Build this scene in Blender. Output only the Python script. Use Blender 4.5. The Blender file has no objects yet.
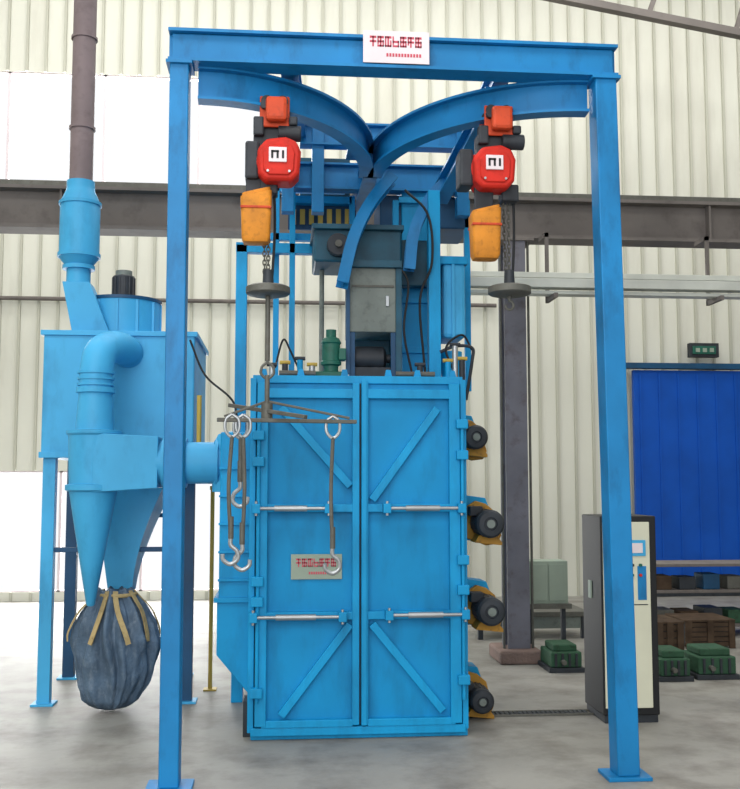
import bpy, bmesh, math, random
from mathutils import Vector, Matrix, noise
random.seed(4)
rad=math.radians
FPX=1000.0; PITCH=rad(5); YAW=rad(5); CAM=Vector((0,0,1.6))
fwd=Vector((math.sin(YAW)*math.cos(PITCH),math.cos(YAW)*math.cos(PITCH),math.sin(PITCH)))
rgt=Vector((math.cos(YAW),-math.sin(YAW),0)); upv=rgt.cross(fwd)
def ray(u,v): return fwd+rgt*((u-370)/FPX)+upv*((394.5-v)/FPX)
def at(u,v,D):          # survey: point on the vertical plane y=D
    r=ray(u,v); return CAM+r*(D/r.y)
def fl(u,v):            # survey: point on the floor
    r=ray(u,v); return CAM+r*(-CAM.z/r.z)
S=bpy.context.scene
S.view_settings.view_transform='Standard'
cd=bpy.data.cameras.new('camera'); cam=bpy.data.objects.new('camera',cd); S.collection.objects.link(cam)
cam.location=CAM; cam.matrix_world=Matrix.Translation(CAM)@Matrix((( rgt.x,upv.x,-fwd.x),(rgt.y,upv.y,-fwd.y),(rgt.z,upv.z,-fwd.z))).to_4x4()
cd.sensor_fit='HORIZONTAL'; cd.sensor_width=36; cd.lens=36*FPX/740; S.camera=cam
# ---------- materials
def lin(h):
    h=h.lstrip('#'); o=[]
    for i in (0,2,4):
        c=int(h[i:i+2],16)/255; o.append(c/12.92 if c<=.04045 else ((c+.055)/1.055)**2.4)
    return o
def mat(name,col,rough=.5,metal=0,var=.15,scale=3,bump=0,bscale=40,dirt=None,dirtamt=.3,spec=.4,streak=1.0,lo=.52,hi=.75):
    m=bpy.data.materials.new(name); m.use_nodes=True; N=m.node_tree.nodes; L=m.node_tree.links
    b=N['Principled BSDF']; c=lin(col)
    tc=N.new('ShaderNodeTexCoord'); nz=N.new('ShaderNodeTexNoise'); nz.inputs['Scale'].default_value=scale; nz.inputs['Detail'].default_value=6
    L.new(tc.outputs['Object'],nz.inputs['Vector'])
    r=N.new('ShaderNodeValToRGB'); r.color_ramp.elements[0].position=.3; r.color_ramp.elements[1].position=.7
    r.color_ramp.elements[0].color=[x*(1-var) for x in c]+[1]; r.color_ramp.elements[1].color=[min(1,x*(1+var)) for x in c]+[1]
    L.new(nz.outputs['Fac'],r.inputs['Fac']); out=r.outputs['Color']
    if dirt:
        mp=N.new('ShaderNodeMapping'); mp.inputs['Scale'].default_value=(1,1,streak); L.new(tc.outputs['Object'],mp.inputs['Vector'])
        n2=N.new('ShaderNodeTexNoise'); n2.inputs['Scale'].default_value=scale*3.3; n2.inputs['Detail'].default_value=9; n2.inputs['Roughness'].default_value=.62
        L.new(mp.outputs['Vector'],n2.inputs['Vector'])
        r2=N.new('ShaderNodeValToRGB'); r2.color_ramp.elements[0].position=lo; r2.color_ramp.elements[1].position=hi
        r2.color_ramp.elements[0].color=(0,0,0,1); r2.color_ramp.elements[1].color=(dirtamt,)*3+(1,)
        L.new(n2.outputs['Fac'],r2.inputs['Fac'])
        mx=N.new('ShaderNodeMix'); mx.data_type='RGBA'
        L.new(r2.outputs['Color'],mx.inputs['Factor']); L.new(out,mx.inputs['A']); mx.inputs['B'].default_value=lin(dirt)+[1]; out=mx.outputs['Result']
    L.new(out,b.inputs['Base Color'])
    b.inputs['Roughness'].default_value=rough; b.inputs['Metallic'].default_value=metal; b.inputs['Specular IOR Level'].default_value=spec
    if bump:
        n3=N.new('ShaderNodeTexNoise'); n3.inputs['Scale'].default_value=bscale; L.new(tc.outputs['Object'],n3.inputs['Vector'])
        bp=N.new('ShaderNodeBump'); bp.inputs['Strength'].default_value=bump; bp.inputs['Distance'].default_value=.02
        L.new(n3.outputs['Fac'],bp.inputs['Height']); L.new(bp.outputs['Normal'],b.inputs['Normal'])
    return m
BLUE=mat('machine_blue_paint','#0A93CA',.5,dirt='#0B4668',dirtamt=.5,var=.16,scale=1.8,streak=.3,spec=.28,lo=.48,hi=.8)
BLUED=mat('machine_blue_recess_shade','#0A88BF',.55,var=.16,scale=1.8,dirt='#0A4262',dirtamt=.5,streak=.3,spec=.25,lo=.48,hi=.8)  # darker copy of the door blue, recess shade put into the colour
FRAME=mat('gantry_blue_paint','#1478B2',.45,dirt='#0A3C60',dirtamt=.5,var=.16,scale=2.5,streak=.4,spec=.32)
SKY=mat('collector_blue_lit','#40A2D2',.5,dirt='#226A92',dirtamt=.45,var=.12,scale=1.8,streak=.4,spec=.28)  # blue made lighter, the brighter light on the collector is in its colour
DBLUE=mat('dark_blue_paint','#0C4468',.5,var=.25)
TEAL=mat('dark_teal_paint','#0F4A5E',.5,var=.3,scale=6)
GREYB=mat('grey_metal_panel','#747C76',.55,dirt='#3B3F3C',dirtamt=.55,scale=5)
RED=mat('hoist_red_paint','#C42A1E',.6,var=.18,scale=8,spec=.25,dirt='#6A1A14',dirtamt=.4)
ORANGE=mat('hoist_orange_red_paint','#C4441E',.6,dirt='#5A2414',dirtamt=.5,scale=8)
AMBER=mat('chain_bag_amber','#CC8222',.65,var=.2,scale=8,dirt='#7A4A14',dirtamt=.6)
YEL=mat('bracket_muted_orange','#B0802A',.6,dirt='#3E3020',dirtamt=.7,scale=8)
YPIPE=mat('yellow_pipe_paint','#B89C44',.5)
DARK=mat('motor_dark_grey','#2A2F35',.55,var=.35,scale=9)
BLACK=mat('black_rubber','#141619',.6)
STEEL=mat('bright_steel','#A9ADAF',.4,metal=.75,var=.15)
IRON=mat('worn_iron','#62625C',.6,metal=.4,dirt='#4A3A2C',dirtamt=.5,scale=12)
GREEN=mat('green_machine_paint','#1B5E4E',.5,dirt='#1B3A30',dirtamt=.5,scale=6)
DGREEN=mat('dull_green_machine_paint','#33543F',.7,dirt='#26281F',dirtamt=.8,scale=8,spec=.2)
CREAM=mat('cabinet_cream','#D2D2BC',.5,var=.06)
WHITE=mat('label_white','#E0D4D8',.5,var=.05)
REDT=mat('label_red_print','#C0485A',.5,var=.1)
WOOD=mat('crate_wood','#4C3E32',.85,var=.35,scale=9,spec=.15)
BROWN=mat('structural_brown_grey','#6A6460',.7,var=.2,scale=1.5,dirt='#37302C',dirtamt=.5)
COLM=mat('column_mauve_grey','#6C6B74',.6,var=.2,dirt='#4A3A36',dirtamt=.6)
STACK=mat('stack_brown_grey','#75686A',.6,var=.15,dirt='#453B3B',dirtamt=.4)
TRAY=mat('galvanised_tray','#BFC2BA',.5,metal=.2)
DOORB=mat('sliding_door_blue','#0D4EAE',.5,var=.1,spec=.2)
CONC=mat('rough_concrete','#7E6A62',.9,var=.3,bump=.5)
PLAST=mat('sack_blue_grey_fabric','#4E6276',.62,var=.3,scale=7,bump=.35,bscale=60,dirt='#8B98A4',dirtamt=.5,streak=.4,spec=.3)
ROPE=mat('tan_rope','#A89468',.85,dirt='#5A4A30',dirtamt=.6,scale=10)
GREYBOX=mat('grey_green_box','#8E9C8E',.6,var=.12)
CEIL=mat('ceiling_panel','#B9B9B4',.8,var=.05)
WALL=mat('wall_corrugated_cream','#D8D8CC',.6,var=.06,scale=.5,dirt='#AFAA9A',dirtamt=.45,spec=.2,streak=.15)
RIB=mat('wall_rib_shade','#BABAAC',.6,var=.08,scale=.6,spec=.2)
FLOOR=mat('concrete_floor','#918F89',.55,var=.18,scale=.8,dirt='#5F5952',dirtamt=.75,bump=.15,bscale=14,spec=.35,lo=.44,hi=.72)
# ---------- geometry helpers
def root(name,loc):
    e=bpy.data.objects.new(name,None); e.location=loc; e.empty_display_size=.2; S.collection.objects.link(e); return e
def fin(name,par,m,bm,bev=0,smooth=True):
    bmesh.ops.recalc_face_normals(bm,faces=bm.faces[:])
    if smooth:
        for f in bm.faces: f.smooth=True
        for e in bm.edges:
            if len(e.link_faces)==2 and e.calc_face_angle(0)>rad(32): e.smooth=False
    me=bpy.data.meshes.new(name); bm.to_mesh(me); bm.free()
    ms=m if isinstance(m,(list,tuple)) else [m]
    for x in ms: me.materials.append(x)
    o=bpy.data.objects.new(name,me); S.collection.objects.link(o)
    if par:
        o.parent=par; o.matrix_parent_inverse=Matrix.Translation(par.location).inverted()
    if bev:
        b=o.modifiers.new('bevel','BEVEL'); b.width=bev; b.segments=2; b.limit_method='ANGLE'; b.angle_limit=rad(40)
    return o
def bx(bm,x0,x1,y0,y1,z0,z1,mi=0):
    vs=[bm.verts.new((x,y,z)) for x in (x0,x1) for y in (y0,y1) for z in (z0,z1)]
    for q in ((0,1,3,2),(4,6,7,5),(0,4,5,1),(2,3,7,6),(0,2,6,4),(1,5,7,3)): bm.faces.new([vs[i] for i in q]).material_index=mi
def box(name,par,m,x0,x1,y0,y1,z0,z1,bev=.004):
    bm=bmesh.new(); bx(bm,x0,x1,y0,y1,z0,z1); return fin(name,par,m,bm,bev,False)
def ubox(name,par,m,u0,v0,u1,v1,D,dep,bev=.004):
    vm=(v0+v1)/2; um=(u0+u1)/2
    return box(name,par,m,at(u0,vm,D).x,at(u1,vm,D).x,D,D+dep,at(um,v1,D).z,at(um,v0,D).z,bev)
def prism(name,par,m,cx,cz,pr,y0,y1,bev=.006):
    bm=bmesh.new(); n=len(pr)
    f=[bm.verts.new((cx+a,y0,cz+b)) for a,b in pr]; k=[bm.verts.new((cx+a,y1,cz+b)) for a,b in pr]
    bm.faces.new(f); bm.faces.new(k[::-1])
    for j in range(n): bm.faces.new((f[j],f[(j+1)%n],k[(j+1)%n],k[j]))
    return fin(name,par,m,bm,bev)
def sweep(name,par,m,pts,sec,up=(0,0,1),bev=0):
    bm=bmesh.new(); pts=[Vector(p) for p in pts]; up=Vector(up); rings=[]
    for i,p in enumerate(pts):
        a=pts[max(0,i-1)]; b=pts[min(len(pts)-1,i+1)]; t=(b-a).normalized()
        s=t.cross(up)
        if s.length<1e-4: s=t.cross(Vector((0,1,0)))
        s.normalize(); w=s.cross(t).normalized()
        rings.append([bm.verts.new(p+s*x+w*y) for x,y in sec])
    n=len(sec)
    for i in range(len(rings)-1):
        for j in range(n): bm.faces.new((rings[i][j],rings[i][(j+1)%n],rings[i+1][(j+1)%n],rings[i+1][j]))
    bm.faces.new(rings[0]); bm.faces.new(rings[-1][::-1])
    return fin(name,par,m,bm,bev)
def isec(w,h,t=.015):
    a=w/2;b=h/2;c=t/2
    return [(-a,-b),(a,-b),(a,-b+t),(c,-b+t),(c,b-t),(a,b-t),(a,b),(-a,b),(-a,b-t),(-c,b-t),(-c,-b+t),(-a,-b+t)]
def rsec(w,h): return [(-w/2,-h/2),(w/2,-h/2),(w/2,h/2),(-w/2,h/2)]
def bar(name,par,m,p,q,w,h,up=(0,0,1),bev=.003): return sweep(name,par,m,[p,q],rsec(w,h),up,bev)
def cyl(name,par,m,p,q,r1,r2=None,seg=32,bev=0):
    p=Vector(p);q=Vector(q); r2=r1 if r2 is None else r2; d=q-p
    bm=bmesh.new(); bmesh.ops.create_cone(bm,cap_ends=True,segments=seg,radius1=r1,radius2=r2,depth=d.length)
    bm.transform(Matrix.Translation((p+q)/2)@d.to_track_quat('Z','Y').to_matrix().to_4x4())
    return fin(name,par,m,bm,bev)
def lathe(name,par,m,loc,prof,axis=(0,0,1),seg=40):
    bm=bmesh.new(); rings=[]
    for r,z in prof: rings.append([bm.verts.new((max(r,1e-4)*math.cos(2*math.pi*k/seg),max(r,1e-4)*math.sin(2*math.pi*k/seg),z)) for k in range(seg)])
    for i in range(len(rings)-1):
        for j in range(seg): bm.faces.new((rings[i][j],rings[i][(j+1)%seg],rings[i+1][(j+1)%seg],rings[i+1][j]))
    bm.faces.new(rings[0]); bm.faces.new(rings[-1])
    bm.transform(Matrix.Translation(Vector(loc))@Vector(axis).to_track_quat('Z','Y').to_matrix().to_4x4())
    return fin(name,par,m,bm)
def smoothpts(pts,n=8):
    P=[Vector(p) for p in pts]; P=[P[0]*2-P[1]]+P+[P[-1]*2-P[-2]]; out=[]
    for i in range(1,len(P)-2):
        for k in range(n):
            t=k/n; a,b,c,d=P[i-1:i+3]
            out.append(.5*((2*b)+(c-a)*t+(2*a-5*b+4*c-d)*t*t+(3*b-a-3*c+d)*t**3))
    out.append(P[-2]); return out
def tube(name,par,m,pts,r,smooth=True,seg=10):
    P=smoothpts(pts) if smooth else [Vector(p) for p in pts]
    rs=r if callable(r) else (lambda t:r)
    bm=bmesh.new(); rings=[]
    nrm=None
    for i,p in enumerate(P):
        t=(P[min(len(P)-1,i+1)]-P[max(0,i-1)]).normalized()
        if nrm is None: nrm=t.orthogonal().normalized()
        nrm=(nrm-t*nrm.dot(t)).normalized(); bn=t.cross(nrm); rr=rs(i/(len(P)-1))
        rings.append([bm.verts.new(p+(nrm*math.cos(2*math.pi*k/seg)+bn*math.sin(2*math.pi*k/seg))*rr) for k in range(seg)])
    for i in range(len(rings)-1):
        for j in range(seg): bm.faces.new((rings[i][j],rings[i][(j+1)%seg],rings[i+1][(j+1)%seg],rings[i+1][j]))
    bm.faces.new(rings[0]); bm.faces.new(rings[-1])
    return fin(name,par,m,bm)
def chain(name,par,m,p,q,link=.035,r=.004):
    p=Vector(p);q=Vector(q); L=(q-p).length; n=max(1,int(L/(link*.72))); bm=bmesh.new()
    rot=(q-p).to_track_quat('Z','Y').to_matrix().to_4x4()
    for i in range(n):
        z=(i+.5)*L/n; vv=[]
        for a in range(10):
            A=2*math.pi*a/10; cx=.009*math.cos(A); cz=link/2*math.sin(A)
            ring=[]
            for b in range(5):
                B=2*math.pi*b/5; x=cx+math.cos(A)*math.cos(B)*r; y=math.sin(B)*r; zz=cz+math.sin(A)*math.cos(B)*r
                if i%2: x,y=y,x
                ring.append(bm.verts.new(Vector((x,y,zz+z))))
            vv.append(ring)
        for a in range(10):
            for b in range(5): bm.faces.new((vv[a][b],vv[(a+1)%10][b],vv[(a+1)%10][(b+1)%5],vv[a][(b+1)%5]))
    bm.transform(Matrix.Translation(p)@rot)
    return fin(name,par,m,bm)
def label(name,par,x0,x1,z0,z1,y,plate=WHITE):
    box(name,par,plate,x0,x1,y-.006,y,z0,z1,.001)
    bm=bmesh.new(); w=x1-x0;h=z1-z0; n=7; x=x0+w*.1
    for i in range(n):
        a=x+i*w*.8/n; b=a+w*.8/n*.85
        for (p0,p1,q0,q1) in ((0,1,.8,1),(0,1,.4,.58),(.0,1,0,.16),(.38,.62,0,1),(0,.2,.2*(i%2),1),(.8,1,0,.6)):
            if (i+int(p0*7+q0*9))%5==0: continue
            bx(bm,a+(b-a)*p0,a+(b-a)*p1,y-.008,y-.006,z0+h*(.5+.33*q0),z0+h*(.5+.33*q1))
    for i in range(12):
        a=x0+w*.35+i*w*.045; bx(bm,a,a+w*.03,y-.008,y-.006,z0+h*.2,z0+h*.3)
    fin(name+'_print',par,REDT,bm,0,False)
def frustum(nm,par,mm,a,b):
    bm=bmesh.new(); A=[bm.verts.new(p) for p in a]; B=[bm.verts.new(p) for p in b]
    bm.faces.new(A); bm.faces.new(B[::-1])
    for i in range(4): bm.faces.new((A[i],A[(i+1)%4],B[(i+1)%4],B[i]))
    return fin(nm,par,mm,bm,.004)
def rect(x0,x1,y0,y1,z): return [(x0,y0,z),(x1,y0,z),(x1,y1,z),(x0,y1,z)]
# ================= ROOM
WD=14.0; X0,X1=-9.0,13.0; ZC=9.6
box('floor',None,FLOOR,X0,X1,-5,WD+.3,-.2,0,0)
box('ceiling',None,CEIL,X0,X1,-5,WD+.3,ZC,ZC+.2,0)
def ribwall(name,rects,y,dirx=True,sgn=-1):
    bm=bmesh.new()
    for a0,a1,z0,z1 in rects:
        if dirx: bx(bm,a0,a1,y,y+.15,z0,z1)
        else: bx(bm,y,y+.15,a0,a1,z0,z1)
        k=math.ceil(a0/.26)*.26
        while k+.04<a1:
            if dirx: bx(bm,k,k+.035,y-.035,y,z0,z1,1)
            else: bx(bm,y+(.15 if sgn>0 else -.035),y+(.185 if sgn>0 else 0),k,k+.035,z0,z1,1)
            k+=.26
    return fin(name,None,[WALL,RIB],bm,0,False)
w1=(-6.5,at(292,130,WD).x,at(150,188,WD).z,at(150,76,WD).z)
w2=(-5.2,at(222,560,WD).x,.12,1.75)
ribwall('wall_back',[(X0,X1,w1[3],ZC),(X0,w1[0],w1[2],w1[3]),(w1[1],X1,w1[2],w1[3]),(X0,X1,w2[3],w1[2]),(X0,w2[0],w2[2],w2[3]),(w2[1],X1,w2[2],w2[3]),(X0,X1,0,w2[2])],WD)
ribwall('wall_left',[(-5,WD,0,ZC)],X0-.15,False,1)
ribwall('wall_right',[(-5,WD,0,ZC)],X1,False,-1)
def window(name,w,nx,nz,m):
    r=root(name,((w[0]+w[1])/2,WD,w[2]))
    for i in range(nx+1):
        x=w[0]+(w[1]-w[0])*i/nx; box('mullion_%d'%i,r,m,x-.02,x+.02,WD+.02,WD+.08,w[2],w[3],0)
    for i in range(nz+1):
        z=w[2]+(w[3]-w[2])*i/nz; box('rail_%d'%i,r,m,w[0],w[1],WD+.02,WD+.08,z-.02,z+.02,0)
window('window_1',w1,5,1,WHITE); window('window_2',w2,4,1,WHITE)
r=root('door_1',(at(690,480,13.9).x,13.85,0))
dx0=at(634,480,13.85).x; dz=at(680,371,13.85).z
box('door_leaf',r,DOORB,dx0,dx0+2.0,13.78,13.86,.28,dz,.005); box('door_leaf_b',r,DOORB,dx0+2.02,dx0+4.0,13.8,13.88,.28,dz,.005)
for i in range(14): box('door_rib_%d'%i,r,DOORB,dx0+.08+i*.28,dx0+.11+i*.28,13.765,13.79,.3,dz-.05,0)
box('door_kick',r,DARK,dx0,dx0+4,13.77,13.86,0,.27,.003)
box('door_track',r,DBLUE,dx0-.3,dx0+4.2,13.72,13.86,dz+.02,dz+.1,.005)
r=root('exit_sign',at(704,350,13.8)); ubox('housing',r,DARK,690,343,719,357,13.8,.1); ubox('lit_panel',r,GREEN,693,346,716,354,13.78,.02)
for k in range(3): ubox('sign_glyph_%d'%k,r,GREYBOX,696+k*7,348,700+k*7,352,13.77,.01,0)
cb=fl(514,664); RD=cb.y+.2
r=root('crane_runway_beam',(2,RD,at(370,245,RD).z))
zt=at(370,197,RD).z; zb=at(370,238,RD).z; rzb=zb
sweep('girder',r,BROWN,[(X0+.02,RD,(zt+zb)/2),(X1-.02,RD,(zt+zb)/2)],isec(.26,zt-zb,.03))
for i in range(7):
    x=X0+1+i*3; box('stiffener_%d'%i,r,BROWN,x,x+.02,RD-.1,RD+.1,zb+.03,zt-.03,0)
box('rail_head',r,IRON,X0+.02,X1-.02,RD-.04,RD+.04,zt,zt+.07,.004)
tx=[at(440,283,RD).x+.9+i*1.5 for i in range(7)]
for i,x in enumerate(tx): box('outrigger_%d'%i,r,BROWN,x,x+.05,RD-.3,RD-.1,zb-.04,zb,0)
def column(cx,ztop):
    r=root('steel_column',(cx,RD,0))
    sweep('shaft',r,COLM,[(cx,RD,.12),(cx,RD,ztop)],isec(.2,.24,.02),up=(0,1,0))
    box('flange_cover',r,COLM,cx-.1,cx+.1,RD-.135,RD-.115,.12,ztop,.002)
    box('base_plinth',r,CONC,cx-.2,cx+.18,RD-.25,RD+.25,0,.12,.02)
    box('cap_plate',r,BROWN,cx-.18,cx+.18,RD-.16,RD+.16,ztop-.03,ztop,.003)
    for k in (-1,1): tube('conduit_%d'%k,r,IRON,[(cx+k*.13,RD-.1,.12),(cx+k*.13,RD-.1,ztop-.03)],.012,False)
column(at(514,480,RD).x,zb); column(at(514,480,RD).x-6,zb); column(at(514,480,RD).x+6,zb)
r=root('cable_tray',at(560,288,RD-.5)); pa=at(440,283,RD-.5)
for k,(zo,yy,h) in enumerate(((0,RD-.6,.08),(.1,RD-.45,.05),(-.075,RD-.55,.03))):
    box('tray_run_%d'%k,r,TRAY,pa.x,X1-.1,yy,yy+.13,pa.z+zo-h/2,pa.z+zo+h/2,.004)
for i,x in enumerate(tx):
    box('tray_hanger_%d'%i,r,BROWN,x+.01,x+.04,RD-.34,RD-.31,pa.z-.13,rzb,0); box('tray_bracket_%d'%i,r,BROWN,x+.01,x+.04,RD-.62,RD-.31,pa.z-.13,pa.z-.09,0); box('tray_arm_%d'%i,r,BROWN,x+.01,x+.04,RD-.34,RD-.3,rzb-.04,rzb,0)
r=root('wall_conduit',(0,WD-.08,4)); zz=at(200,301,WD-.08).z
tube('pipe',r,BROWN,[(X0+.1,WD-.08,zz),(at(495,300,WD).x,WD-.08,zz)],.03,False)
for i in range(8): box('clip_%d'%i,r,BROWN,X0+1+i*1.3,X0+1.05+i*1.3,WD-.1,WD,zz-.06,zz+.06,0)
# roof truss at upper right
r=root('roof_truss',(6,12.5,8.5)); A=at(560,-2,12.5); B=at(740,34,12.5); sl=(B.z-A.z)/(B.x-A.x)
def tz(x): return A.z+(x-A.x)*sl
bar('bottom_chord',r,BROWN,(A.x-.5,12.5,tz(A.x-.5)),(X1-.05,12.5,tz(X1-.05)),.12,.1); bar('top_chord',r,BROWN,(X0+.05,12.5,9.5),(X1-.05,12.5,9.5),.18,.18)
for i in range(6):
    a=A.x+i*1.2; bar('web_%d'%i,r,BROWN,(a,12.5,tz(a)),(a+.6,12.5,9.45),.06,.06)
# ================= GANTRY
GD=5.4
g=root('overhead_monorail_gantry',(.6,GD,0))
zt=at(395,36,GD).z; zb=at(395,68,GD).z; xl=at(168,45,GD).x; xr=at(618,60,GD).x
sweep('front_beam',g,FRAME,[(xl,GD+.07,(zt+zb)/2),(xr,GD+.07,(zt+zb)/2)],isec(.15,zt-zb,.018))
box('front_beam_web_cover',g,FRAME,xl+.02,xr-.02,GD+.03,GD+.06,zb+.02,zt-.02,.003)
for n,ut,ub,w in (('left',179,168.5,.052),('right',606,629,.062)):
    a=at(ub,768,GD); b=at(ut,80,GD); sl=(b.x-a.x)/(b.z-a.z); xb_=a.x-a.z*sl; xt_=a.x+(zb-a.z)*sl
    sweep('front_post_'+n,g,FRAME,[(xb_,GD+.07,.02),(xt_,GD+.07,zb)],rsec(2*w,.14),up=(0,1,0),bev=.006)
    box('base_plate_'+n,g,FRAME,xb_-.12,xb_+.12,GD-.03,GD+.17,0,.02,.003)
    box('cap_plate_'+n,g,FRAME,xt_-w-.02,xt_+w+.02,GD-.02,GD+.16,zb-.02,zb,.002)
lx0=at(363,49,GD).x; lx1=at(429,49,GD).x; label('sign_plate',g,lx0,lx1,at(395,64,GD).z,at(395,32,GD).z,GD-.005)
RZ=at(200,84,5.5).z; xL=at(198,84,5.5).x; xR=at(588,100,5.5).x; xC=at(370,170,6.85).x
def arc(x0,t): return Vector((x0+(xC-x0)*math.sin(t)-(.03 if x0<xC else -.03)*math.sin(t),5.52+1.33*(1-math.cos(t)),RZ))
for n,x0 in (('left',xL),('right',xR)):
    sweep('curved_rail_'+n,g,FRAME,[arc(x0,rad(90)*i/28) for i in range(29)],isec(.1,.19,.016))
sweep('straight_rail',g,FRAME,[(xC,6.83,RZ),(xC,8.0,RZ)],isec(.1,.19,.016))
box('rail_switch_plate',g,FRAME,xC-.16,xC+.16,6.7,7.05,RZ+.095,RZ+.115,.003)
for n,x in (('left',xL+.06),('right',xR-.06)): box('rail_hanger_'+n,g,FRAME,x-.05,x+.05,5.45,5.6,RZ+.09,zb+.03,.003)
RB=7.25
za=at(400,138,RB).z; zb2=at(380,175,RB).z
sweep('rear_cross_beam',g,FRAME,[(at(300,138,RB).x,RB,za),(at(482,138,RB).x,RB,za)],isec(.12,.17,.015))
sweep('rear_lower_beam',g,FRAME,[(at(282,175,RB).x,RB+.1,zb2),(at(468,175,RB).x,RB+.1,zb2)],isec(.12,.2,.015))
for n,u in (('left',288),('mid_left',318),('right',462)):
    x=at(u,160,RB).x; box('rear_hanger_'+n,g,FRAME,x-.045,x+.045,RB-.03,RB+.07,zb2-.3,za+.1,.004)
sweep('long_beam_left',g,FRAME,[(at(286,66,GD).x+.02,GD+.1,zt-.1),(at(300,140,RB).x,RB,za+.05)],isec(.09,.14,.013))
sweep('long_beam_right',g,FRAME,[(at(508,70,GD).x,GD+.1,zt-.1),(at(470,140,RB).x,RB,za+.05)],isec(.09,.14,.013))
sweep('brace_right',g,FRAME,[at(494,96,5.9),at(440,196,7.1)],isec(.1,.13,.013))
sweep('brace_left',g,FRAME,[at(287,62,5.55),at(290,150,7.0)],isec(.07,.1,.013))
sweep('curved_brace_left',g,FRAME,smoothpts([at(392,178,6.9),at(370,205,6.8),at(353,240,6.7),at(342,285,6.6)],6),isec(.08,.1,.014),up=(0,-1,.2))
sweep('curved_brace_right',g,FRAME,smoothpts([at(452,178,7.0),at(430,200,7.0),at(414,232,7.0),at(409,270,7.0)],6),isec(.08,.1,.014),up=(0,-1,.2))
for n,u,vt,D in (('left',241,244,7.5),('right',435,190,6.9)):
    x=at(u,320,D).x; zto=at(u,vt,D).z; box('rear_post_'+n,g,BLUE,x-.042,x+.042,D,D+.09,0.0 if n=='left' else at(400,380,6.9).z,zto,.004)
box('rear_arm_left',g,BLUE,at(236,250,7.5).x,at(320,250,7.5).x,7.5,7.58,at(240,252,7.5).z,at(240,242,7.5).z,.003)
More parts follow.
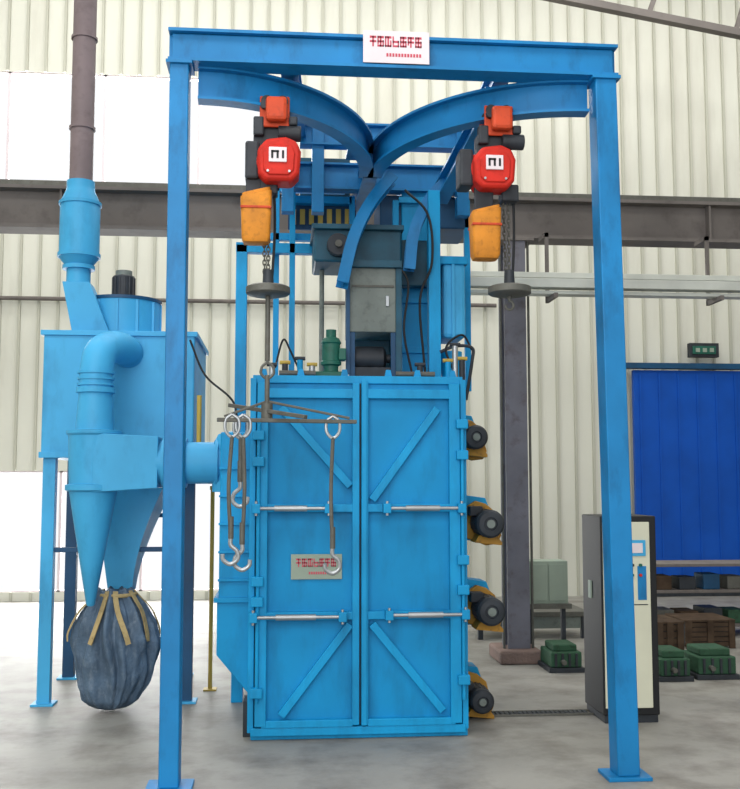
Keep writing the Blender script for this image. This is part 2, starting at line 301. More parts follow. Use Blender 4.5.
# ================= HOISTS
def hoist(p,bagdx,chx,discz,chainlen,bodydx,bdz):
    h=root('electric_chain_hoist',(p.x,p.y,p.z)); X,Y,Z=p
    def b(n,m,x0,x1,y0,y1,z0,z1,bev=.006): return box(n,h,m,X+x0,X+x1,Y+y0,Y+y1,Z+z0,Z+z1,bev)
    b('trolley_plate_front',ORANGE,-.085,.085,-.085,-.068,-.12,.06,.01); b('trolley_plate_back',ORANGE,-.085,.085,.068,.085,-.12,.06,.01)
    for k in (-1,1):
        for s in (-1,1): cyl('wheel_%d_%d'%(k,s),h,DARK,(X+k*.045,Y+s*.03,Z+.03),(X+k*.045,Y+s*.09,Z+.03),.032)
    b('trolley_gearbox',ORANGE,-.05,.07,-.15,-.085,-.1,.04,.02)
    cyl('trolley_gear_cap',h,DARK,(X-.055,Y-.09,Z+.0),(X-.055,Y-.12,Z+.0),.025)
    b('trolley_foot_a',DARK,-.12,-.06,-.09,-.03,-.17,-.06,.01)
    cyl('trolley_motor',h,DARK,(X+.02,Y-.06,Z-.15),(X+.15,Y-.06,Z-.15),.045,bev=.006); b('trolley_bracket',DARK,-.12,.07,-.05,.06,-.24,-.1)
    b('trolley_motor_cap',DARK,.08,.13,-.1,-.04,-.11,-.06,.01)
    bX=X+bodydx
    lathe('hoist_body',h,RED,(bX-.12,Y+.03,Z-.33),[(.0,0),(.07,.004),(.1,.02),(.112,.045),(.114,.05),(.114,.07),(.108,.074),(.108,.18),(.114,.184),(.114,.2),(.1,.225),(.07,.24),(0,.244)],axis=(1,-.25,0.12))
    prism('hoist_front_housing',h,RED,bX+.01,Z-.33,[(-.115,-.075),(-.075,-.12),(.075,-.12),(.115,-.075),(.125,.05),(.1,.11),(.04,.135),(-.07,.12),(-.12,.06)],Y-.15,Y+.02,.018)
    prism('hoist_cover_plate',h,RED,bX+.01,Z-.33,[(-.085,-.06),(-.055,-.09),(.055,-.09),(.085,-.06),(.09,.04),(.07,.08),(-.05,.085),(-.088,.045)],Y-.16,Y-.14,.006)
    box('rating_plate',h,WHITE,bX-.045,bX+.055,Y-.17,Y-.159,Z-.35,Z-.265,.003)
    for k in range(3): box('rating_mark_%d'%k,h,BLACK,bX-.032+k*.03,bX-.02+k*.03,Y-.173,Y-.169,Z-.33,Z-.285,0)
    box('rating_mark_bar',h,BLACK,bX-.032,bX+.012,Y-.173,Y-.169,Z-.296,Z-.285,0)
    for sx_ in (-1,1): cyl('cover_screw_%d'%sx_,h,STEEL,(bX+.01+sx_*.06,Y-.16,Z-.4),(bX+.01+sx_*.06,Y-.166,Z-.4),.007)
    box('control_cover',h,DARK,bX-.18,bX-.1,Y-.08,Y+.08,Z-.42,Z-.2,.015)
    box('suspension_link',h,DARK,X-.03,X+.03,Y-.03,Y+.03,Z-.26,Z-.15,.004)
    box('chain_exit',h,DARK,X+chx-.05,X+chx+.05,Y-.06,Y+.05,Z-.5,Z-.4,.01)
    bgx=X+bagdx; bm=bmesh.new(); rings=[]
    for z,w,d in ((-.75,.05,.04),(-.745,.07,.055),(-.72,.08,.065),(-.6,.084,.07),(-.5,.088,.07),(-.47,.088,.07),(-.465,.08,.06),(-.45,.08,.06)):
        ring=[]
        for k in range(28):
            A=2*math.pi*k/28; cx=abs(math.cos(A))**.3*math.copysign(1,math.cos(A)); cy=abs(math.sin(A))**.3*math.copysign(1,math.sin(A))
            ring.append(bm.verts.new((bgx+w*cx,Y-.04+d*cy,Z+z-bdz+(.02*cx if z>-.6 else 0))))
        rings.append(ring)
    for i in range(len(rings)-1):
        for j in range(28): bm.faces.new((rings[i][j],rings[i][(j+1)%28],rings[i+1][(j+1)%28],rings[i+1][j]))
    bm.faces.new(rings[0]); bm.faces.new(rings[-1]); fin('chain_bag',h,AMBER,bm)
    box('bag_band',h,ORANGE,bgx-.086,bgx+.086,Y-.115,Y+.035,Z-.56-bdz,Z-.545-bdz,.004)
    box('bag_hanger',h,DARK,bgx-.06,bgx+.05,Y-.05,Y-.02,Z-.47-bdz,Z-.36,.005)
    cx=X+chx
    chain('load_chain',h,IRON,(cx,Y,Z-.49),(cx,Y,Z+discz+.1)); tube('power_cable',h,BLACK,[(cx+.03,Y,Z-.42),(cx+.035,Y+.02,Z-.7),(cx+.02,Y+.01,Z+discz+.04)],.008)
    chain('load_chain_b',h,IRON,(cx-.03,Y,Z-.49),(cx-.02,Y,Z+discz+.1))
    cyl('swivel',h,DARK,(cx,Y,Z+discz+.12),(cx,Y,Z+discz),.028,.034)
    lathe('guard_disc',h,IRON,(cx,Y,Z+discz-.03),[(.0,0),(.08,0),(.115,.008),(.125,.016),(.125,.05),(.11,.058),(.04,.068),(0,.07)])
    cyl('hook_shank',h,IRON,(cx,Y,Z+discz-.03),(cx,Y,Z+discz-chainlen),.014)
    return cx,Y,Z+discz-chainlen
def onrail(x0,x):
    s=(x-x0)/(xC-x0); p=arc(x0,math.asin(s)); return Vector((p.x,p.y,RZ-.095))
lh=hoist(onrail(xL,at(277,107,5.62).x),-.1,-.03,-1.05,.4,.015,.04)
rh=hoist(onrail(xR,at(494,120,5.65).x),-.08,.07,-1.02,.03,-.05,.1)
hr=bpy.data.objects['electric_chain_hoist.001']
def hookpts(x,y,z,s=1,n=1): return [(x,y,z),(x,y,z-.04*s),(x+.03*s*n,y,z-.07*s),(x+.035*s*n,y,z-.11*s),(x,y,z-.135*s),(x-.035*s*n,y,z-.115*s),(x-.04*s*n,y,z-.085*s)]
tube('load_hook',hr,IRON,hookpts(rh[0],rh[1],rh[2],.6),lambda t:.011*(1-.5*t))
s=root('hook_spreader_hanger',lh); X,Y,Z=lh; Z-=.02
Zs=at(272,412,Y).z
cyl('hanger_rod',s,IRON,(X,Y,Z-.06),(X,Y,Zs+.0),.014)
tube('lifting_eye',s,IRON,[(X-.03,Y,Z-.01),(X-.035,Y,Z-.05),(X,Y,Z-.08),(X+.035,Y,Z-.05),(X+.03,Y,Z-.01),(X,Y,Z+.01),(X-.03,Y,Z-.01)],.008)
cyl('hub',s,IRON,(X,Y,Zs-.04),(X,Y,Zs+.05),.032)
bar('long_arm',s,IRON,(at(218,420,Y).x,Y-.08,Zs-.05),(at(357,420,Y).x,Y+.05,Zs-.05),.03,.022)
bar('short_arm',s,IRON,(at(228,405,Y).x,Y+.18,Zs+.05),(at(305,420,Y).x,Y-.2,Zs-.04),.03,.022)
bar('stay_left',s,IRON,(X,Y,Zs+.06),(at(225,420,Y).x,Y-.07,Zs-.03),.014,.014)
bar('stay_right',s,IRON,(X,Y,Zs+.06),(at(350,420,Y).x,Y+.04,Zs-.03),.014,.014)
def hang(nm,u,vb,dy,n,bend=0):
    x=at(u,500,Y).x; yy=Y+dy; z0=Zs-.05; zb=at(u,vb,Y).z
    tube(nm+'_ring',s,STEEL,[(x,yy,z0+.03),(x+.035,yy,z0),(x+.035,yy,z0-.06),(x,yy,z0-.095),(x-.035,yy,z0-.06),(x-.035,yy,z0),(x,yy,z0+.03)],.009)
    tube(nm+'_rod',s,IRON,[(x,yy,z0-.09),(x+bend,yy,(z0+zb)/2),(x,yy,zb+.1)],.011)
    cyl(nm+'_sleeve',s,IRON,(x,yy,zb+.22),(x,yy,zb+.1),.015)
    tube(nm+'_hook',s,STEEL,hookpts(x,yy,zb+.11,1.1,n),.012)
hang('hook_a',232,556,-.08,1,-.015); hang('hook_b',243,562,-.06,-1,.01); hang('hook_c',333,567,.03,1,-.01); hang('hook_d',239,500,.1,-1)
# ================= SHOT BLASTING MACHINE
MD=6.4
m=root('shot_blasting_machine',(.5,MD,0))
x0=at(252,560,MD).x; x1=at(464,560,MD).x; zT=at(360,379,MD).z; xs=at(360,560,MD).x
box('chamber_body',m,BLUE,x0,x1,MD+.06,MD+1.6,.05,zT,.01)
box('base_skid',m,BLUE,x0+.0,x1+.02,MD+.02,MD+1.6,0,.06,.004)
def Z(v): return at(360,v,MD).z
def Xu(u): return at(u,560,MD).x
for n,a,b in (('left',x0+.025,xs-.006),('right',xs+.006,x1-.025)):
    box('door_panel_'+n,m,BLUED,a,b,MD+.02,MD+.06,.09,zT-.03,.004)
    bm=bmesh.new()
    y0,y1=MD-.03,MD+.021; fw=.045
    bx(bm,a,a+(.07 if n=='left' else fw),y0,y1,.09,zT-.03); bx(bm,b-(fw if n=='left' else .07),b,y0,y1,.09,zT-.03)
    for v,h in ((394,.06),(508,.05),(615,.05),(722,.045)):
        z=Z(v); bx(bm,a+.04,b-.04,y0+.004,y1,z-h/2,z+h/2)
    fin('door_frame_'+n,m,BLUE,bm,.004,False)
    P=lambda u,v:(Xu(u),MD-.0,Z(v))
    if n=='left': Dg=[((280,408),(350,486)),((282,714),(350,624))]
    else: Dg=[((438,408),(372,500)),((442,712),(372,624))]
    for i,(p,q) in enumerate(Dg):
        bar('diagonal_rib_%s_%d'%(n,i),m,BLUE,P(*p),P(*q),.05,.04,up=(0,1,0))
    box('door_gap_shade_%s'%n,m,DBLUE,a-.006,b+.006,MD+.055,MD+.062,.084,zT-.024,0)  # dark sheet painted in as shade along the door edges, no real seal
box('seam_shadow_gap',m,DARK,xs-.004,xs+.004,MD+.0,MD+.06,.09,zT-.03,0)
box('seam_strip',m,BLUE,xs+.008,xs+.04,MD-.045,MD-.03,.09,zT-.01,.003)
box('top_lintel',m,BLUE,x0-.005,x1+.0,MD-.0,MD+.07,zT-.03,zT+.02,.004)
box('rim_left',m,BLUE,x0-.02,x0+.018,MD-.01,MD+.1,.05,zT,.004); box('rim_right',m,BLUE,x1-.018,x1+.02,MD-.01,MD+.1,.05,zT,.004)
box('sill',m,BLUE,x0,x1,MD-.02,MD+.06,.03,.08,.004)
def latch(i,ua,ub,v):
    z=Z(v); a=Xu(ua); b=Xu(ub); y=MD-.08
    cyl('latch_rod_%d'%i,m,STEEL,(a,y,z),(b,y,z),.011); cyl('latch_sleeve_%d'%i,m,STEEL,(a+(b-a)*.25,y,z),(a+(b-a)*.7,y,z),.019)
    for k,x in enumerate((a,b)):
        box('latch_clevis_%d_%d'%(i,k),m,BLUE,x-.025,x+.025,y-.02,MD-.015,z-.03,z+.03,.004); cyl('latch_pin_%d_%d'%(i,k),m,STEEL,(x,y-.0,z-.045),(x,y,z+.045),.009)
latch(0,256,328,508); latch(1,386,460,508); latch(2,254,342,615); latch(3,388,463,614)
for n,u,vs in (('left',258,(436,462,580,600,690)),('right',462,(424,455,560,590,680))):
    x=Xu(u); cyl('hinge_bar_'+n,m,BLUE,(x,MD-.04,Z(700)),(x,MD-.04,Z(420)),.012)
    for k,v in enumerate(vs): box('hinge_%s_%d'%(n,k),m,BLUE,x-.04,x+.035,MD-.07,MD-.005,Z(v)-.03,Z(v)+.03,.006)
label('machine_nameplate',m,Xu(291),Xu(342),Z(579),Z(554),MD+.012,plate=GREYBOX)
bD=6.6
box('side_duct',m,BLUE,at(219,560,bD).x,x0-.01,bD,bD+.45,at(235,600,bD).z,at(235,432,bD).z,.01)
xa=at(217,600,bD).x; zA=at(235,600,bD).z; zB=at(235,690,bD).z
prism('side_hopper',m,BLUE,0,0,[(xa,zA),(xa,at(235,655,bD).z),(x0,zB-.05),(x0,zA)],bD,bD+.45)
box('side_duct_flange',m,BLUE,xa-.02,x0-.0,bD-.02,bD+.47,zA-.015,zA+.015,.003)
for k in range(5): box('side_duct_stiffener_%d'%k,m,BLUE,at(219,560,bD).x-.005,x0-.01,bD-.02,bD,zA+.12+k*.18,zA+.135+k*.18,.002)
box('side_leg',m,DARK,x0-.05,x0,MD+.1,MD+.3,0,.22,.004)
for i,(u,v,D,r_) in enumerate(((472,438,7.1,.09),(486,523,6.85,.1),(487,609,6.85,.1),(478,697,6.9,.085))):
    c=at(u,v,D)
    prism('wheel_housing_%d'%i,m,BLUE,c.x,c.z,[(-.2,-.12),(.08,-.14),(.1,-.02),(.03,.17),(-.2,.2)],D+.16,D+.36)
    prism('wheel_bracket_%d'%i,m,YEL,c.x,c.z,[(-.14,-.1),(.02,-.16),(.1,-.15),(.13,-.09),(.1,.0),(.08,.08),(.02,.13),(-.05,.15),(-.13,.1)],D+.1,D+.15)
    cyl('motor_%d'%i,m,DARK,(c.x,D-.12,c.z),(c.x,D+.12,c.z),r_*.92,bev=.01)
    for j in range(16):
        A=2*math.pi*j/16; cc=(c.x+math.cos(A)*r_*.92,c.z+math.sin(A)*r_*.92)
        bar('motor_fin_%d_%d'%(i,j),m,DARK,(cc[0],D-.08,cc[1]),(cc[0],D+.1,cc[1]),.008,.008,bev=0)
    lathe('motor_cowl_%d'%i,m,DARK,(c.x,D-.12,c.z),[(r_*.95,-.02),(r_*.95,.03),(r_*.8,.045),(r_*.45,.05),(r_*.4,.04),(0.01,.04)],axis=(0,-1,0))
    cyl('motor_hub_%d'%i,m,GREYB,(c.x,D-.16,c.z),(c.x,D-.175,c.z),r_*.28)
    prism('motor_foot_%d'%i,m,YEL,c.x,c.z,[(-.09,-r_-.03),(.1,-r_-.05),(.1,-r_-.03),(.06,-r_*.8),(-.06,-r_*.8)],D-.06,D+.12,.003)
    box('terminal_box_%d'%i,m,DARK,c.x-.12,c.x-.03,D-.05,D+.06,c.z+r_*.5,c.z+r_*1.15,.006)
zt0=zT+.02
box('deck',m,BLUE,x0,x1,MD+.06,MD+1.6,zT,zT+.02,.003)
ubox('separator_cabinet',m,GREYB,349,266,396,332,6.85,.45,.006)
ubox('separator_cabinet_side',m,TEAL,396,266,402,374,6.83,.5,.004)
ubox('cabinet_door_edge_l',m,DBLUE,346,264,350,374,6.82,.04,.002)
ubox('cabinet_seam',m,IRON,352,285,394,287,6.84,.02,.001)
ubox('cabinet_latch',m,STEEL,386,296,389,306,6.83,.03,.001)
ubox('cabinet_stand_a',m,DBLUE,350,332,355,377,6.86,.05,.002); ubox('cabinet_stand_b',m,DBLUE,391,332,396,377,6.86,.05,.002)
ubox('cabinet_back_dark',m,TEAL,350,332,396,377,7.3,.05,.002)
ubox('cabinet_top_edge',m,TEAL,345,260,402,267,6.8,.5,.003)
c=at(373,358,6.95); lathe('drive_motor',m,DARK,(c.x-.13,6.98,c.z),[(0.01,0),(.08,0),(.085,.02),(.085,.2),(.06,.22),(.03,.225),(.03,.27),(0.01,.27)],axis=(1,0,0))
box('drive_motor_base',m,DARK,c.x-.14,c.x+.14,6.9,7.1,zt0,c.z-.07,.004)
ubox('motor_cover',m,TEAL,314,228,402,262,7.0,.5,.015)
ubox('motor_cover_lip',m,TEAL,312,224,404,229,6.95,.55,.004)
c=at(338,246,6.99); cyl('drive_pulley',m,DARK,(c.x,6.93,c.z),(c.x,7.0,c.z),.08,bev=.006); cyl('drive_pulley_hub',m,IRON,(c.x,6.9,c.z),(c.x,6.95,c.z),.025)
ubox('bucket_elevator_casing',m,BLUE,402,172,430,376,7.35,.35,.006)
for k,v in enumerate((200,250,300,350)): ubox('elevator_flange_%d'%k,m,BLUE,399,v-3,433,v+3,7.32,.4,.003)
ubox('elevator_head',m,DBLUE,380,196,470,228,7.4,.5,.01)
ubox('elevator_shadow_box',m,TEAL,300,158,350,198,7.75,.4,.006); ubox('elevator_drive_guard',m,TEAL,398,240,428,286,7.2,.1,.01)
ubox('separator_box',m,SKY,443,262,466,338,7.0,.35,.03)
ubox('separator_box_cap',m,BLUE,438,256,468,264,6.98,.4,.006)
ubox('separator_box_rib',m,SKY,452,262,455,338,6.985,.02,.002)
c=at(452,345,7.1); lathe('separator_spout',m,BLUE,(c.x,7.15,zt0),[(.09,0),(.07,.08),(.08,.2),(.08,.26)])
ubox('platform_kick_rail',m,BLUE,270,183,345,192,7.6,.05,.002)
ubox('platform_top_beam',m,BLUE,286,196,352,203,7.6,.08,.002)
for k in range(7):
    ubox('yellow_baffle_%d'%k,m,YPIPE,291+k*9,209,296+k*9,224,7.65,.02,.002)
ubox('yellow_baffle_back',m,DBLUE,288,204,356,230,7.7,.03,.002)
ubox('platform_lower_beam',m,BLUE,250,233,322,240,7.6,.06,.002)
for k,(u,D,vt) in enumerate(((276,7.6,186),(292,7.5,170),(352,7.6,196),(396,7.2,200),(468,7.4,200))):
    x=at(u,300,D).x; box('upper_support_%d'%k,m,BLUE,x-.022,x+.022,D,D+.05,zt0,at(u,vt,D).z,.003)
tube('vent_pipe',m,GREYB,[(at(322,240,7.3).x,7.3,zt0),(at(322,240,7.3).x,7.3,at(322,265,7.3).z)],.018,False)
c=at(331,360,6.75)
lathe('green_motor',m,GREEN,(c.x,6.75,zt0),[(.09,0),(.09,.02),(.05,.03),(.05,.1),(.07,.11),(.07,.13),(.062,.135),(.062,.25),(.07,.26),(.055,.29),(.035,.3),(.035,.35),(0,.355)])
box('green_motor_box',m,GREEN,c.x-.11,c.x+.11,6.68,6.85,zt0,zt0+.06,.01)
box('green_motor_terminal',m,GREEN,c.x+.05,c.x+.1,6.7,6.8,zt0+.14,zt0+.22,.006)
tube('air_hose_a',m,BLACK,[(at(300,372,6.8)),at(290,350,6.8),at(283,340,6.8),at(275,368,6.8)],.007)
tube('air_hose_b',m,BLACK,[at(472,350,7.0),at(462,335,7.0),at(446,348,6.9),at(455,374,6.8)],.008)
tube('cable_loop',m,BLACK,[at(405,190,6.9),at(428,215,6.85),at(432,262,6.85),at(420,300,6.9),at(425,372,6.9)],.009)
tube('cable_loop_b',m,BLACK,[at(392,262,6.85),at(408,282,6.83),at(404,330,6.83),at(412,374,6.85)],.008)
for k,(u,v) in enumerate(((272,372),(285,370),(300,366),(312,372),(420,372),(448,368),(455,352),(462,366))):
    c=at(u,v,6.6); cyl('valve_%d'%k,m,(STEEL,DARK,BLUE)[k%3],(c.x,6.6,zt0),(c.x,6.6,max(c.z,zt0+.03)+.04),.02); cyl('valve_head_%d'%k,m,(DARK,YPIPE)[k%2],(c.x-.035,6.6,c.z+.05),(c.x+.035,6.6,c.z+.05),.013)
cyl('air_cylinder_left',m,IRON,(x0+.16,6.55,zt0+.03),(x0+.4,6.55,zt0+.03),.018)
cyl('air_cylinder_right',m,IRON,(x1-.42,6.55,zt0+.03),(x1-.16,6.55,zt0+.03),.018)
for k,u in enumerate((262,300,345,390,420,456)):
    x=Xu(u); prism('deck_lug_%d'%k,m,BLUE,x,zT,[(-.03,0),(.03,0),(.015,.07),(-.015,.07)],MD+.08,MD+.1,.002)
tube('side_pipe_right',m,DARK,[at(440,352,6.9),at(456,346,6.9),at(472,348,6.9),at(472,362,6.9),at(466,400,6.9)],.012)
# ================= DUST COLLECTOR
d=root('dust_collector',(at(110,700,7.5).x,7.6,0)); DD=7.5
X=lambda u,v=400,D=DD: at(u,v,D).x
ZD=lambda v,D=DD: at(118,v,D).z
bx0,bx1=X(42),X(194)
box('filter_housing',d,SKY,bx0,bx1,DD,DD+1.1,ZD(456),ZD(334),.012)
box('housing_top_flange',d,SKY,bx0-.02,bx1+.02,DD-.02,DD+1.12,ZD(336),ZD(331),.003)
box('housing_bottom_flange',d,SKY,bx0-.01,bx1+.01,DD-.02,DD+1.12,ZD(458),ZD(452),.003)
bm=bmesh.new(); rings=[]
for i in range(13):
    t=i/12
    xa_=X(108,590)+(X(92)-X(108,590))*(1-t); xb_=X(132,590)+(X(180)-X(132,590))*(1-t)**1.7
    z=ZD(458)+(ZD(592)-ZD(458))*t; y1=DD+.18+(.8)*(1-t)
    rings.append([bm.verts.new(p) for p in rect(xa_,xb_,DD+.0,y1,z)])
for i in range(12):
    for j in range(4): bm.faces.new((rings[i][j],rings[i][(j+1)%4],rings[i+1][(j+1)%4],rings[i+1][j]))
bm.faces.new(rings[0]); bm.faces.new(rings[-1]); fin('filter_hopper',d,SKY,bm)
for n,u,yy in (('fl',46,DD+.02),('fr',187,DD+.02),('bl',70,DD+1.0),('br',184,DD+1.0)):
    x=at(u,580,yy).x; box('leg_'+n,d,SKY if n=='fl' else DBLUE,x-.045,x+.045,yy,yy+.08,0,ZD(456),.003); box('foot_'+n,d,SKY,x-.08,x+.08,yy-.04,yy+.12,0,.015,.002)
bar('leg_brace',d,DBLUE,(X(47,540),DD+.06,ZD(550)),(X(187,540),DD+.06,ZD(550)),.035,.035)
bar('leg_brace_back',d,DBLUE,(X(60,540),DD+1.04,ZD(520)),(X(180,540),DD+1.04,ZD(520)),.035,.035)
fx=at(122,318,7.9).x
cyl('fan_scroll',d,SKY,(fx,7.95,ZD(332)),(fx,7.95,at(120,302,7.9).z),.29,.29,48,.01); cyl('fan_scroll_lid',d,DBLUE,(fx,7.95,at(120,303,7.9).z),(fx,7.95,at(120,300,7.9).z),.3,.3,48)
for j in range(12):
    A=2*math.pi*j/12; bar('fan_scroll_rib_%d'%j,d,SKY,(fx+math.cos(A)*.29,7.95+math.sin(A)*.29,ZD(331)),(fx+math.cos(A)*.29,7.95+math.sin(A)*.29,at(120,304,7.9).z),.02,.02,bev=0)
cyl('fan_motor',d,DARK,(fx+.0,7.95,at(120,300,7.9).z),(fx+.0,7.95,at(120,275,7.9).z),.085,bev=.01); cyl('fan_motor_cap',d,GREYB,(fx+.0,7.95,at(120,275,7.9).z),(fx+.0,7.95,at(120,270,7.9).z),.065)
for j in range(14):
    A=2*math.pi*j/14; bar('fan_motor_fin_%d'%j,d,DARK,(fx+math.cos(A)*.088,7.95+math.sin(A)*.088,at(120,298,7.9).z),(fx+math.cos(A)*.088,7.95+math.sin(A)*.088,at(120,277,7.9).z),.008,.008,bev=0)
sx=at(80,220,7.7).x; zS=lambda v:at(80,v,7.7).z
lathe('silencer',d,SKY,(sx,7.7,0),[(.09,zS(284)),(.09,zS(268)),(.15,zS(258)),(.15,zS(203)),(.11,zS(192)),(.105,zS(188)),(.105,zS(182))])
cyl('silencer_flange',d,SKY,(sx,7.7,zS(270)),(sx,7.7,zS(266)),.12); cyl('silencer_band',d,SKY,(sx,7.7,zS(206)),(sx,7.7,zS(203)),.16); cyl('silencer_band_b',d,SKY,(sx,7.7,zS(258)),(sx,7.7,zS(254)),.16)
cyl('exhaust_stack',d,STACK,(sx,7.7,zS(184)),(sx,7.7,ZC),.088)
for k,z in enumerate((zS(130),zS(40))): cyl('stack_flange_%d'%k,d,STACK,(sx,7.7,z),(sx,7.7,z+.02),.1)
frustum('fan_outlet',d,SKY,rect(sx-.1,sx+.1,7.6,7.8,zS(284)),rect(sx-.02,sx+.26,7.62,7.95,ZD(332)))
CD=7.05; zc=lambda v:at(96,v,CD).z; R=(at(122,460,CD).x-at(68,460,CD).x)/2
cx=at(94,460,CD).x
lathe('cyclone_body',d,SKY,(cx,CD,0),[(.02,zc(606)),(.03,zc(604)),(R*.88,zc(492)),(R*1.03,zc(490)),(R*1.03,zc(485)),(R*.9,zc(484)),(R*.96,zc(436)),(R*1.03,zc(434)),(R*1.03,zc(431)),(R*.72,zc(430)),(R*.62,zc(394)),(R*.72,zc(393)),(R*.72,zc(388))],seg=48)
tube('cyclone_outlet_elbow',d,SKY,[(cx,CD,zc(390)),(cx,CD,zc(372)),(cx+.015,CD+.05,zc(353)),(cx+.06,CD+.17,zc(344)),(cx+.12,CD+.32,zc(342)),(cx+.15,DD+.03,zc(345))],R*.62,seg=28)
for k,v in enumerate((386,380,374)): cyl('elbow_band_%d'%k,d,SKY,(cx,CD,zc(v)),(cx,CD,zc(v-2)),R*.68)
frustum('cyclone_inlet_box',d,SKY,[(cx+.02,CD-.17,zc(492)),(cx+.02,CD-.17,zc(434)),(cx+.02,CD+.1,zc(434)),(cx+.02,CD+.1,zc(492))],
  [(at(160,465,CD).x,CD-.14,zc(488)),(at(160,465,CD).x,CD-.14,zc(437)),(at(160,465,CD).x,CD+.14,zc(437)),(at(160,465,CD).x,CD+.14,zc(488))])
pz=at(200,463,CD).z; cyl('suction_pipe',d,SKY,(at(158,463,CD).x,CD,pz),(at(238,463,CD).x,CD,pz),.145,seg=40)
for k,u in enumerate((163,184,216)): cyl('pipe_flange_%d'%k,d,SKY,(at(u,463,CD).x,CD,pz),(at(u+3,463,CD).x,CD,pz),.172,seg=40)
lathe('pipe_elbow_to_machine',d,SKY,(at(234,463,CD).x,CD,0),[(.15,pz-.2),(.15,pz+.13),(.11,pz+.2),(0.03,pz+.22)])
tube('collector_conduit',d,BLACK,[at(190,340,7.4),at(205,375,7.4),at(232,400,7.3),at(238,425,7.2)],.008)
tube('collector_drain_pipe',d,YPIPE,[(at(199,400,7.45).x,7.48,ZD(456)),(at(199,400,7.45).x,7.48,ZD(395))],.018,False)
# dust sack: pleated soft fabric gathered round both outlets
sk=root('dust_collection_sack',fl(113,698)); sxx=at(112,640,7.35).x; sy=7.35; ztp=at(113,590,sy).z
bm=bmesh.new(); rings=[]; n=180; NR=64
prof=[(0,.07),(.02,.13),(.08,.19),(.2,.235),(.4,.265),(.58,.285),(.72,.27),(.84,.215),(.93,.15),(1,.11)]
for i in range(NR):
    t=i/(NR-1); z=.012+(ztp-.012)*t
    for a,b in zip(prof,prof[1:]):
        if a[0]<=t<=b[0]: rr=a[1]+(b[1]-a[1])*(t-a[0])/(b[0]-a[0])
    ring=[]
    for k in range(n):
        A=2*math.pi*k/n; c_,s_=math.cos(A),math.sin(A)
        wv=A+.25*noise.noise(Vector((c_*1.5,s_*1.5,t*2.0)))
        amp=.05+.11*t
        fold=amp*(abs(math.sin(wv*7+.6*math.sin(t*3)))*1.6-1)+.045*math.sin(wv*19+2*t)
        sag=.07*noise.noise(Vector((c_*1.8,s_*1.8,t*2.2+3)))*2+.035*math.sin(t*22+3*c_+noise.noise(Vector((c_*2,s_*2,1)))*6)*(1-t)
        q=max(rr*(1+fold+sag),.02)
        ring.append(bm.verts.new((sxx+q*c_+.025*math.sin(t*3),sy+q*s_*.85,z+(.02*math.sin(wv*7) *t if i>3 else 0))))
    rings.append(ring)
for i in range(NR-1):
    for j in range(n): bm.faces.new((rings[i][j],rings[i][(j+1)%n],rings[i+1][(j+1)%n],rings[i+1][j]))
bm.faces.new(rings[0]); bm.faces.new(rings[-1])
o=fin('sack_body',sk,PLAST,bm,0,False)
for f in o.data.polygons: f.use_smooth=True
for k in range(8):
    A=2*math.pi*k/8+.3; P=[]
    for t,rr in ((1,.12),(.93,.17),(.82,.25),(.66,.31),(.58,.315)): P.append((sxx+.02+rr*math.cos(A+.2*math.sin(k*2+t*5)),sy+rr*math.sin(A)*.9,.02+(ztp-.02)*t))
    bm=None; sweep('tie_strap_%d'%k,sk,ROPE,smoothpts(P,6),rsec(.035,.008),up=(math.cos(A),math.sin(A),.3))
tube('tie_ring',sk,ROPE,[(sxx+.03+.125*math.cos(a*.5),sy+.12*math.sin(a*.5),ztp-.03) for a in range(14)],.014)
r=root('yellow_gas_pipe',fl(210,690)); p=fl(210,690)
tube('riser',r,YPIPE,[(p.x,p.y,0),(p.x,p.y,at(210,490,p.y).z)],.016,False); box('foot',r,YPIPE,p.x-.05,p.x+.05,p.y-.05,p.y+.05,0,.012,.002); cyl('cap',r,YPIPE,(p.x,p.y,at(210,490,p.y).z),(p.x,p.y,at(210,486,p.y).z),.022)
# ================= CONTROL CABINET
p=fl(601,724); cD=p.y; c=root('control_cabinet',(p.x,cD,0))
ca=at(602,620,cD).x; cb_=at(658,620,cD).x; ch=at(630,516,cD).z
box('carcass',c,BLACK,ca,cb_,cD,cD+.42,.05,ch,.008); box('plinth',c,DARK,ca+.01,cb_-.01,cD+.01,cD+.41,0,.05,.003)
box('front_panel',c,CREAM,ca+.012,cb_-.05,cD-.012,cD,.1,ch-.04,.004)
box('side_handle',c,GREYBOX,ca-.012,ca,cD+.2,cD+.26,.8,.92,.003)
def cpt(u,v): return at(u,v,cD-.012)
def cbx(n,mm,u0,v0,u1,v1,dp=.01):
    a=cpt(u0,v1); b=cpt(u1,v0); box(n,c,mm,a.x,b.x,cD-.012-dp,cD-.012,a.z,b.z,.002)
cbx('meter_frame',SKY,605,540,624,556); cbx('meter_face',WHITE,608,543,621,553,.014); cbx('meter_frame_b',SKY,628,540,645,556); cbx('meter_face_b',WHITE,631,543,642,553,.014)
for k in range(5):
    for j in range(2):
        t=cpt(608+k*8,565+j*10); cyl('button_%d_%d'%(k,j),c,(RED,GREEN,YEL,BLACK,GREEN)[(k+j)%5],(t.x,cD-.012,t.z),(t.x,cD-.03,t.z),.01,seg=16)
cbx('warning_label',FRAME,638,566,646,600,.004); cbx('handle',BLACK,605,592,608,614,.025); cbx('seam',DARK,605,604,648,605.5,.003)
for k in range(6): cbx('vent_%d'%k,DARK,609,625+k*4,628,626.5+k*4,.004)
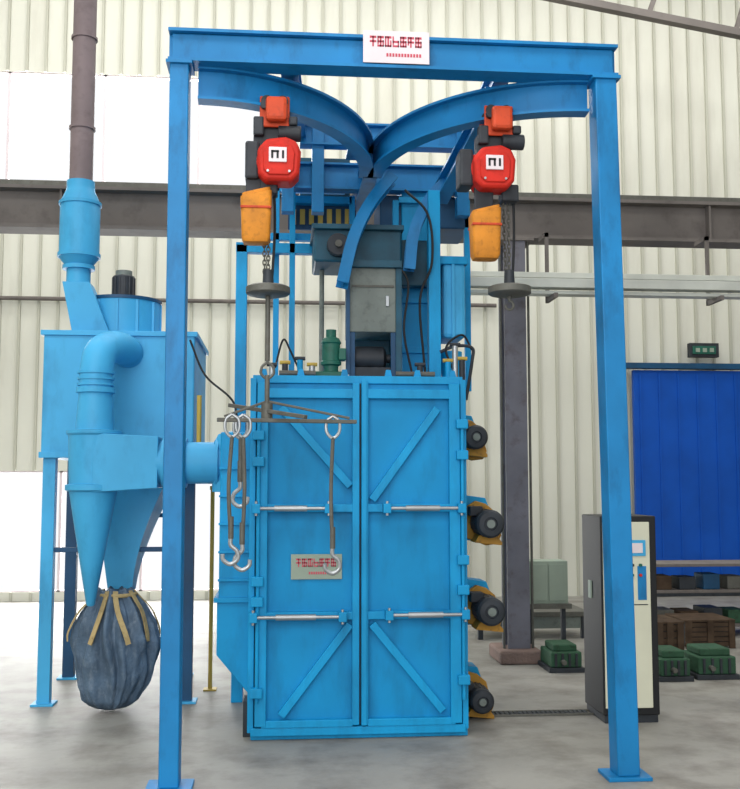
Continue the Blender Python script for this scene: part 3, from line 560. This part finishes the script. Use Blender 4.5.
# ================= small surrounding objects
eb=fl(548,660); D=eb.y+.4
r=root('electrical_distribution_box',(at(548,600,D).x,D,0))
ubox('enclosure',r,GREYBOX,528,561,568,604,D,.25,.008); ubox('door_leaf',r,GREYBOX,531,564,547,601,D-.012,.012,.003); ubox('door_leaf_b',r,GREYBOX,549,564,565,601,D-.012,.012,.003)
for k,u in enumerate((531,565)):
    x=at(u,600,D).x; box('stand_leg_%d'%k,r,DARK,x-.02,x+.02,D+.05,D+.1,0,at(548,603,D).z,.002)
ubox('stand_shelf',r,IRON,526,604,572,609,D-.03,.3,.003)
r=root('steel_workbench',(at(560,640,9.6).x,10.2,0))
xa=at(476,640,10.2).x; xb=at(590,640,10.2).x; ztb=at(540,612,10.2).z
box('bench_top',r,IRON,xa,xb,10.2,10.8,ztb-.05,ztb,.004); box('bench_panel',r,GREYB,xa+.04,xb-.04,10.24,10.3,.1,ztb-.05,.004)
for k,x in enumerate((xa+.03,xb-.08)): box('bench_leg_%d'%k,r,DARK,x,x+.05,10.22,10.27,0,ztb-.05,.002)
def gearblock(u0,v0,u1,v1,nm='green_gearbox'):
    p=fl((u0+u1)/2,v1); D=p.y; r=root(nm,(p.x,D,0)); a=at(u0,v1,D).x; b=at(u1,v1,D).x; h=at(u0,v0,D).z
    box('base',r,DARK,a-.02,b+.02,D,D+.4,0,.04,.004); box('casing',r,DGREEN,a,b,D+.02,D+.38,.04,h*.75,.012); box('cover',r,DGREEN,a+.03,b-.03,D+.06,D+.34,h*.75,h,.012)
    for k in range(4): box('rib_%d'%k,r,DARK,a+(b-a)*(k+.5)/4.5,a+(b-a)*(k+.5)/4.5+.02,D+.005,D+.02,.05,h*.7,.002)
    cyl('shaft',r,IRON,(a+.1,D+.03,h*.4),(a+.1,D-.04,h*.4),.02)
gearblock(552,646,583,673); gearblock(662,652,692,682); gearblock(700,650,738,680)
def crate(u0,v0,u1,vb,D,nm='wooden_crate'):
    a=at(u0,vb,D).x; b=at(u1,vb,D).x; h=at(u0,v0,D).z; r=root(nm,((a+b)/2,D,0))
    box('inner',r,DARK,a+.02,b-.02,D+.02,D+.48,.03,h-.04,.003); n=5
    for k in range(n): z=.02+(h-.04)*k/n; box('slat_%d'%k,r,WOOD,a,b,D,D+.02,z,z+(h-.04)/n*.85,.003)
    for k,x in enumerate((a,(a+b)/2-.03,b-.06)): box('batten_%d'%k,r,WOOD,x,x+.06,D-.02,D,0,h,.003)
    box('lid',r,WOOD,a-.01,b+.01,D-.01,D+.5,h-.02,h,.003)
crate(657,622,684,660,8.9); crate(686,620,735,650,9.5)
r=root('storage_rack',(at(700,600,10.2).x,10.2,0)); xa=at(648,600,10.2).x; xb=xa+2.2
for k,z in enumerate((.1,.45,.72)): box('shelf_%d'%k,r,BROWN,xa,xb,10.2,10.7,z,z+.03,.003)
for k,x in enumerate((xa,xb-.05)):
    for j,y in enumerate((10.2,10.65)): box('upright_%d_%d'%(k,j),r,BROWN,x,x+.05,y,y+.05,0,.8,.003)
for k in range(8):
    x=xa+.1+k*.26; hh=random.uniform(.12,.22); box('part_%d'%k,r,(WOOD,DARK,DBLUE,IRON)[k%4],x,x+.18,10.25,10.5,.48,.48+hh,.01); box('part_low_%d'%k,r,(IRON,WOOD,DARK,DGREEN)[k%4],x,x+.2,10.25,10.55,.13,.13+hh,.01)
p=fl(478,716); q=fl(592,716); r=root('floor_cable_channel',(p.x,p.y,0))
for k in range(24):
    x=p.x+(q.x-p.x)*k/24; box('grate_%d'%k,r,DARK,x,x+.022,p.y-.03,p.y+.07,0,.012,.001)
box('channel_frame',r,IRON,p.x-.02,q.x+.02,p.y-.045,p.y-.03,0,.014,.001); box('channel_frame_b',r,IRON,p.x-.02,q.x+.02,p.y+.07,p.y+.085,0,.014,.001)
# ================= LIGHT
w=bpy.data.worlds.new('world'); S.world=w; w.use_nodes=True; bg=w.node_tree.nodes['Background']; bg.inputs[0].default_value=(.96,.98,1,1); bg.inputs[1].default_value=1.05
def area(n,loc,rot,sx,sy,e,col=(1,.98,.95)):
    l=bpy.data.lights.new(n,'AREA'); l.shape='RECTANGLE'; l.size=sx; l.size_y=sy; l.energy=e; l.color=col; o=bpy.data.objects.new(n,l); o.location=loc; o.rotation_euler=rot; S.collection.objects.link(o)
area('roof_fill_front',(-2,1.5,8.8),(0,0,0),8,3,460); area('roof_fill_mid',(1,8.3,9.0),(0,0,0),14,2,430); area('roof_fill_rear',(2,11.6,9.3),(rad(15),0,0),14,1.2,340)  # unseen overhead fill lamps, added to brighten the hall
area('front_fill',(-3,-4.8,4.5),(rad(80),0,rad(-8)),8,6,600,(.98,.98,1))  # unseen fill lamp behind the camera, added to light the fronts
area('window_daylight_upper',((w1[0]+w1[1])/2,WD+.7,(w1[2]+w1[3])/2),(rad(-90),0,0),w1[1]-w1[0]+1,w1[3]-w1[2]+1,900,(1,1,1))
area('window_daylight_lower',((w2[0]+w2[1])/2,WD+.7,.95),(rad(-90),0,0),w2[1]-w2[0]+1,1.8,380,(1,1,1))
